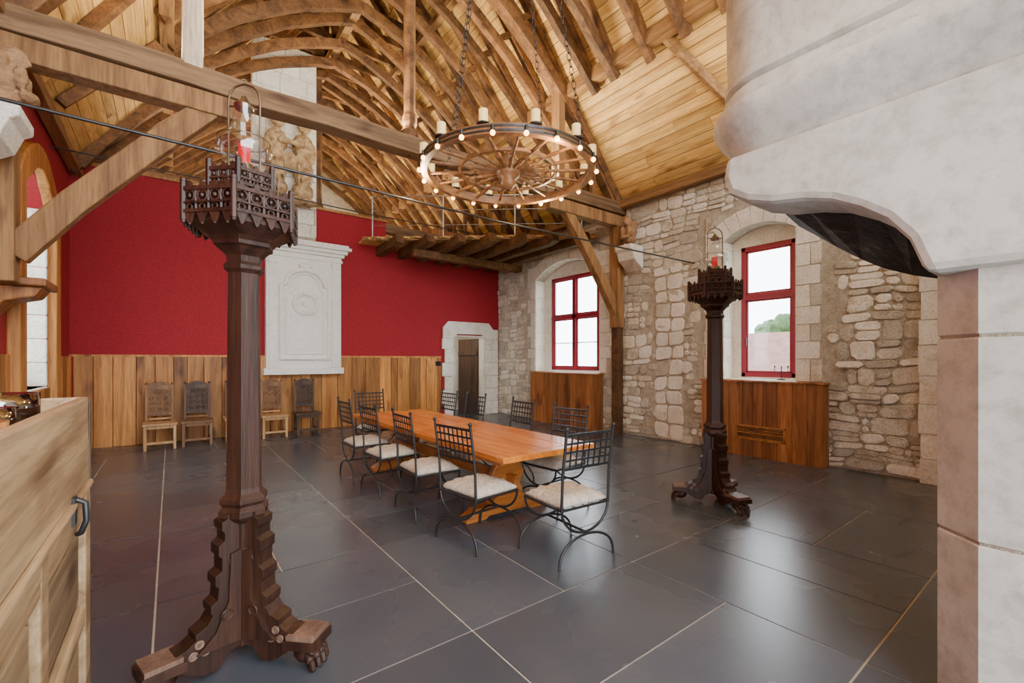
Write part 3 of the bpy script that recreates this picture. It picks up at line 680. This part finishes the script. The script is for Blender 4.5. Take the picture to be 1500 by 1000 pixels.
# ------------------------------------------------------------------ torchere
def torchere(name,x,y,rz,lm):
    b=B();pi=math.pi
    fin=[(0,.80),(.1,.80),(.1,.78),(.125,.765),(.125,.73),(.112,.71),(.112,.67),(.14,.65),(.14,.60),(.125,.585),(.125,.52),(.155,.50),(.155,.455),(.14,.44),(.145,.38),(.175,.36),(.175,.325),(.165,.31),(.19,.27),(.24,.245),(.24,.215),(.28,.19),(.35,.175),(.40,.17),(.42,.15),(.42,.12),(.38,.105),(.30,.09),(.24,.05),(.2,.03),(.14,.03),(.1,.09),(0,.12)]
    for i in range(3):
        g=rz+2*pi*i/3;a=Vector((math.cos(g),math.sin(g),0));c=Vector((-a.y,a.x,0))
        b.prism(fin,-c*.056,a,(0,0,1),c*.112,0)
        b.prism([(0,.14),(.0,.62),(.09,.6),(.1,.36),(.16,.22),(.24,.15)],-c*.076,a,(0,0,1),c*.152,0)
        for s in(-1,1):
            o=a*.225+c*s*.056+Vector((0,0,.165))
            for (p,q) in((0,.03),(-.026,-.014),(.026,-.014)):
                b.torus(o+a*p+Vector((0,0,q))+c*s*.002,.017,.006,1,12,5,a,(0,0,1))
                b.cyl(o+a*p+Vector((0,0,q)),o+a*p+Vector((0,0,q))+c*s*.004,.012,n=10,m=1)
            o=a*.11+c*s*.076+Vector((0,0,.3)); b.torus(o,.024,.006,0,12,5,a,(0,0,1))
            o=a*.075+c*s*.058+Vector((0,0,.56)); b.torus(o,.02,.005,0,12,5,a,(0,0,1))
        b.obox(a*.37+Vector((0,0,.135)),a*.085,c*.088,(0,0,.022),0)
        b.obox(a*.37+Vector((0,0,.168)),a*.075,c*.078,(0,0,.013),1)
        b.ball(a*.37+Vector((0,0,.075)),.07,0,12,(1,1.15,.8))
        for s in(-1.5,-.5,.5,1.5):
            p=a*(.425-.012*abs(s))+c*s*.040
            b.tube([a*.37+c*s*.026+Vector((0,0,.1)),p+Vector((0,0,.078)),p+a*.022+Vector((0,0,.047)),p+a*.03+Vector((0,0,.012))],.0185,7)
            b.ball(p+a*.012+Vector((0,0,.062)),.024,0,8);b.ball(p+a*.032+Vector((0,0,.016)),.016,0,8)
    def hexl(pr,m=0): b.lathe((0,0,0),pr,6,m,False,rz)
    hexl([(.08,.1),(.08,.74),(.11,.76),(.125,.78),(.125,.81),(.105,.83),(.12,.85),(.12,.87),(.095,.895),(.089,.92),(.080,2.0),(.080,2.06),(.1,2.08),(.1,2.1),(.085,2.12),(.09,2.15),(.13,2.19),(.15,2.2),(.15,2.22),(.17,2.24),(.24,2.28),(.255,2.29),(.255,2.32),(.24,2.33),(.15,2.36),(.13,2.45),(.14,2.47),(.155,2.48),(.155,2.5),(.13,2.51),(.08,2.56),(.05,2.6)])
    def gal(r,z0,z1,n,drop,crest):
        V=[Vector((math.cos(rz+pi*i/3)*r,math.sin(rz+pi*i/3)*r,0)) for i in range(6)]
        for i in range(6):
            p,q=V[i],V[(i+1)%6];t=(q-p);L=t.length;t.normalize();nrm=((p+q)/2).normalized()
            for z,h in((z0,.018),(z1,.02),((z0*.62+z1*.38),.01)): b.beam(p+Vector((0,0,z)),q+Vector((0,0,z)),.022,h)
            b.cyl(p+Vector((0,0,z0-.04)),p+Vector((0,0,z1+.035)),.016,n=6);b.ball(p+Vector((0,0,z1+.045)),.017,0,6);b.ball(p+Vector((0,0,z0-.045)),.014,0,6)
            w=L/n
            for k in range(n):
                c=p+t*(w*(k+.5));hm=(z0*.62+z1*.38);hz=(hm+z1)/2
                b.torus(c+Vector((0,0,hz)),min(w,z1-hm)*.40,.007,0,10,5,t,(0,0,1))
                b.ball(c+Vector((0,0,hz)),.012,0,6)
                b.torus(c+Vector((0,0,(z0+hm)/2)),min(w,hm-z0)*.36,.006,0,8,5,t,(0,0,1))
                b.beam(p+t*w*k+Vector((0,0,z0)),p+t*w*k+Vector((0,0,z1)),.012,.012,0,(0,1,0))
                b.prism([(-w/2,0),(w/2,0),(w*.28,-drop*.45),(.008,-drop),(-.008,-drop),(-w*.28,-drop*.45)],c+Vector((0,0,z0))-nrm*.006,t,(0,0,1),nrm*.012)
                b.ball(c+Vector((0,0,z0-drop)),.009,0,6)
                b.prism([(-w*.42,0),(w*.42,0),(w*.15,crest*.5),(w*.2,crest*.75),(0,crest),(-w*.2,crest*.75),(-w*.15,crest*.5)],c+Vector((0,0,z1))-nrm*.006,t,(0,0,1),nrm*.012)
    gal(.275,2.33,2.44,4,.06,.04);gal(.165,2.50,2.575,3,.03,.035)
    b.lathe((0,0,0),[(.25,2.32),(.25,2.43)],6,0,False,rz)
    b.lathe((0,0,0),[(.03,2.58),(.07,2.60),(.075,2.62),(.05,2.63),(.05,2.65)],16,2)
    b.lathe((0,0,0),[(.05,2.63),(.10,2.66),(.135,2.70),(.14,2.73),(.12,2.78),(.075,2.83),(.058,2.87),(.055,2.95),(.06,2.96)],20,3,True,0,False)
    b.cyl((0,0,2.64),(0,0,2.76),.03,n=12,m=4);b.cyl((0,0,2.76),(0,0,2.775),.004,n=6,m=2)
    b.lathe((0,0,0),[(.045,2.95),(.05,2.97),(.02,3.0),(.012,3.02)],14,2)
    a=Vector((math.cos(lm),math.sin(lm),0))
    pts=[a*-.085+Vector((0,0,2.6)),a*-.085+Vector((0,0,3.0))]+[-a*.085*math.cos(pi*t)+Vector((0,0,3.0+.09*math.sin(pi*t))) for t in(.15,.3,.5,.7,.85)]+[a*.085+Vector((0,0,3.0)),a*.085+Vector((0,0,2.6))]
    b.tube(pts,.006,6,2)
    b.torus((0,0,3.1),.014,.003,2,10,5,(1,0,0),(0,0,1));b.torus((0,0,2.78),.125,.003,2,20,5)
    b.beam(a*-.085+Vector((0,0,2.97)),a*.085+Vector((0,0,2.97)),.006,.01,2)
    return b.finish(name,[M_dark,M_darkx,M_brass,M_glass,M_redc],(x,y,0),bevel=.003)
ang=math.radians(-127.3)
torchere('carved_gothic_torchere',.315,2.80,ang+math.radians(82),math.radians(-37))
torchere('carved_gothic_torchere.001',4.88,2.63,ang+math.radians(14),math.radians(-37))
# ------------------------------------------------------------------ chandelier
M_cwood=wood('chandelier_wood',(.12,.05,.02),(.27,.13,.055),'n',.5,(.8,1.1),7,False)
b=B();C=Vector((2.88,3.85,3.62));Rr=.90;N=64
for (ri,ro,z0,z1,m) in((Rr-.045,Rr+.02,-.045,.045,0),(Rr+.02,Rr+.026,.012,.03,1),(Rr+.02,Rr+.026,-.03,-.012,1),(.50,.53,-.015,.015,0)):
    vs=[]
    for i in range(N):
        g=2*math.pi*i/N;c=Vector((math.cos(g),math.sin(g),0))
        vs+=[c*ri+Vector((0,0,z0)),c*ro+Vector((0,0,z0)),c*ro+Vector((0,0,z1)),c*ri+Vector((0,0,z1))]
    b.add(vs,[(i*4+k,i*4+(k+1)%4,((i+1)%N)*4+(k+1)%4,((i+1)%N)*4+k) for i in range(N) for k in range(4)],m)
b.lathe((0,0,0),[(.02,-.2),(.05,-.18),(.09,-.13),(.07,-.09),(.12,-.05),(.14,0),(.12,.05),(.08,.08),(.1,.12),(.05,.17),(.02,.22)],20,0)
for i in range(18):
    g=2*math.pi*i/18;c=Vector((math.cos(g),math.sin(g),0))
    rs=[(.1,.015),(.2,.018),(.3,.026),(.36,.015),(.4,.027),(.44,.015),(.6,.021),(.72,.016),(.86,.015)]
    for (p,q) in zip(rs[:-1],rs[1:]): b.cyl(c*p[0],c*q[0],p[1],q[1],8,0)
for i in range(12):
    g=2*math.pi*(i+.3)/12;c=Vector((math.cos(g),math.sin(g),0))*(Rr-.01)
    b.cyl(c+Vector((0,0,.05)),c+Vector((0,0,.06)),.06,n=14,m=1);b.cyl(c+Vector((0,0,.06)),c+Vector((0,0,.18)),.042,n=14,m=2)
    b.cyl(c+Vector((0,0,.18)),c+Vector((0,0,.2)),.004,n=5,m=1)
for i in range(20):
    g=2*math.pi*(i+.5)/20;c=Vector((math.cos(g),math.sin(g),0))*(Rr+.035)
    b.cyl(c+Vector((0,0,.02)),c+Vector((0,0,-.03)),.014,n=8,m=1);b.ball(c+Vector((0,0,-.05)),.024,3,8)
for i in range(4):
    g=math.radians(20+90*i);p=Vector((math.cos(g),math.sin(g),0))*(Rr-.02)+Vector((0,0,.05));q=Vector((math.cos(g)*.12,math.sin(g)*.12,4.4));L=(q-p).length;n=int(L/.075);t=(q-p).normalized()
    s1=t.cross(Vector((0,0,1))).normalized();s2=t.cross(s1)
    for k in range(n):
        c=p+t*(.075*(k+.5));sd=s1 if k%2 else s2
        b.tube([c+t*.047*math.cos(w)+sd*.022*math.sin(w) for w in [2*math.pi*u/8 for u in range(8)]],.004,4,1,True)
b.cyl((0,0,4.35),(0,0,5.1),.02,n=8,m=1)
b.torus((0,0,4.4),.13,.012,1,20,6)
b.finish('wagon_wheel_chandelier',[M_cwood,M_iron,M_candle,M_bulb],C)
# ------------------------------------------------------------------ cabinet
par=bpy.data.objects.new('pine_cabinet',None);bpy.context.scene.collection.objects.link(par)
b=B();X1=-.285;X0=-1.05;Y0=.95;Y1=2.68;T=1.44
b.box((X0,Y0,.04),(X1-.04,Y1-.02,T-.07),2)
b.box((X1-.035,Y0,T-.36),(X1,Y1,T-.0),0)
b.box((X0,Y1-.03,T-.2),(X1,Y1,T),0);b.box((X0,Y0,T-.2),(X1,Y0+.03,T),0);b.box((X0,Y0,T-.2),(X0+.03,Y1,T),0)
b.box((X1-.03,Y0,.0),(X1+.004,Y0+.12,T-.37),0);b.box((X1-.03,Y1-.12,.0),(X1+.004,Y1,T-.37),0);b.box((X1-.03,1.76,.1),(X1+.002,1.86,T-.37),0)
b.box((X1-.03,Y0,T-.5),(X1,Y1,T-.375),0);b.box((X1-.03,Y0,0),(X1,Y1,.14),0);b.box((X1-.03,Y0,.5),(X1,Y1,.58),0)
b.box((X1-.01,Y0,T-.385),(X1+.014,Y1+.01,T-.36),0);b.box((X0-.01,Y1,0),(X1+.006,Y1+.02,T-.02),2)
for (a,c) in((Y0+.16,1.72),(1.9,Y1-.16)):
    for (q0,q1) in((.18,.46),(.62,T-.54)): b.box((X1-.04,a,q0),(X1-.014,c,q1),1)
b.finish('body',[M_cab,M_cabd,M_chairdk],parent=par,bevel=.008)
b=B()
b.box((X1,2.24,1.0),(X1+.01,2.29,1.1));b.tube([(X1+.01,2.265,1.09),(X1+.035,2.265,1.075),(X1+.038,2.265,1.01),(X1+.022,2.265,.965),(X1+.012,2.28,.96)],.01,8)
b.finish('iron_latch',[M_iron],parent=par)
b=B()
for (x,y,r,h) in((-.43,1.95,.065,.09),(-.50,2.35,.12,.11)):
    b.lathe((x,y,T-.07),[(r*.8,0),(r,.01),(r,h),(r*.94,h),(r*.93,.012)],24,1)
    b.cyl((x,y,T-.065),(x,y,T-.04),r*.6,n=16,m=0)
b.finish('glass_candle_bowls',[M_candle,M_dglass],parent=par)
b=B();b.lathe((-.38,1.62,T-.07),[(.04,0),(.06,.01),(.065,.08),(.061,.08),(.055,.015)],20,0);b.finish('wooden_bowl',[M_cover],parent=par)
b=B();b.tube([(XR+.15,3.2,1.285),(XR+.15,3.2,1.5)],.008)
for s in(-.1,.1): b.tube([(XR+.15,3.2,1.36),(XR+.15,3.2+s,1.4),(XR+.15,3.2+s,1.48)],.006);b.ball((XR+.15,3.2+s,1.49),.015,0,6)
b.cyl((XR+.15,3.2,1.272),(XR+.15,3.2,1.287),.06,n=12);b.finish('sill_candelabra',[M_iron])
b=B();b.box((6.05-.3,YF-.065,1.44),(6.05-.15,YF-.05,1.56));b.finish('wall_switch',[M_black],bevel=.004)
# ------------------------------------------------------------------ exterior
M_grass=plain('grass',(.12,.2,.06),.9);M_roof=plain('clay_roof_tiles',(.15,.07,.055),.8,0,var=.3,sc=3);M_leaf=plain('foliage',(.035,.075,.018),.8,var=.5,sc=4)
b=B();b.box((12,-40,-4.2),(90,60,-4));b.box((-60,-40,-4.2),(-8,60,-4));b.finish('ground_outside',[M_grass])
b=B();b.prism([(0,-4),(12,-4),(12,-.5),(6,3.1),(0,-.5)],(20,4,0),(1,0,0),(0,0,1),(0,9.2,0),0);b.finish('neighbour_barn',[M_roof])
f=[((R(-1.4,1.4),R(-1.4,1.4),R(1.6,4.2)),R(.7,1.1),(1,1,1)) for i in range(14)]+[((0,0,0),.3,(1,1,8))]
lump('garden_tree',f,M_leaf,(36,14.0,0.2),.15,.5,.5)
# ------------------------------------------------------------------ world & lights
w=bpy.data.worlds.new('sky');bpy.context.scene.world=w;w.use_nodes=True;nt=w.node_tree;bg=nt.nodes['Background']
bg.inputs[0].default_value=(.86,.94,1,1);bg.inputs[1].default_value=11.0
def area(name,loc,rot,sx,sy,e,col):
    l=bpy.data.lights.new(name,'AREA');l.shape='RECTANGLE';l.size=sx;l.size_y=sy;l.energy=e;l.color=col
    o=bpy.data.objects.new(name,l);bpy.context.scene.collection.objects.link(o);o.location=loc;o.rotation_euler=rot;return o
area('ceiling_fill_truss',(2.9,TY,5.08),(math.pi,0,0),6.0,.15,520,(1,.84,.58))  # unseen light added above the tie beam to warm the ceiling
area('attic_fill_front',(3.2,YF+.6,5.45),(math.pi,0,0),5.0,.2,360,(1,.82,.56))  # added light, brightens the attic ribs past the north wall
area('attic_fill_back',(3.2,14.5,4.6),(math.pi,0,0),5.0,.2,240,(1,.82,.56))  # further back, another unseen light added for the attic
area('ceiling_fill_near',(3.0,1.6,5.0),(math.pi,0,0),5.0,.2,420,(1,.86,.62))  # added fill hanging free, no fixture; brightens the near roof
l=bpy.data.lights.new('corridor_fill','POINT');l.energy=14;l.color=(1,.93,.82);l.shadow_soft_size=.05  # point light added to brighten the space behind the door, no fixture modelled
o=bpy.data.objects.new('corridor_fill',l);bpy.context.scene.collection.objects.link(o);o.location=(6.45,YF+.7,2.4)
for i in range(3):
    g=math.pi*2/3*i+.4;l=bpy.data.lights.new('chandelier_lamp','POINT');l.energy=35;l.color=(1,.74,.45);l.shadow_soft_size=.03
    o=bpy.data.objects.new('chandelier_lamp_%d'%i,l);bpy.context.scene.collection.objects.link(o);o.location=C+Vector((math.cos(g)*.93,math.sin(g)*.93,-.13))
# ------------------------------------------------------------------ camera
cd=bpy.data.cameras.new('camera');cd.lens=15.74;cd.sensor_width=36;cd.shift_y=.018;cd.clip_start=.05;cd.clip_end=300
co=bpy.data.objects.new('camera',cd);bpy.context.scene.collection.objects.link(co)
co.location=(0,0,1.6);co.rotation_euler=(math.pi/2,0,-math.radians(37.3));bpy.context.scene.camera=co
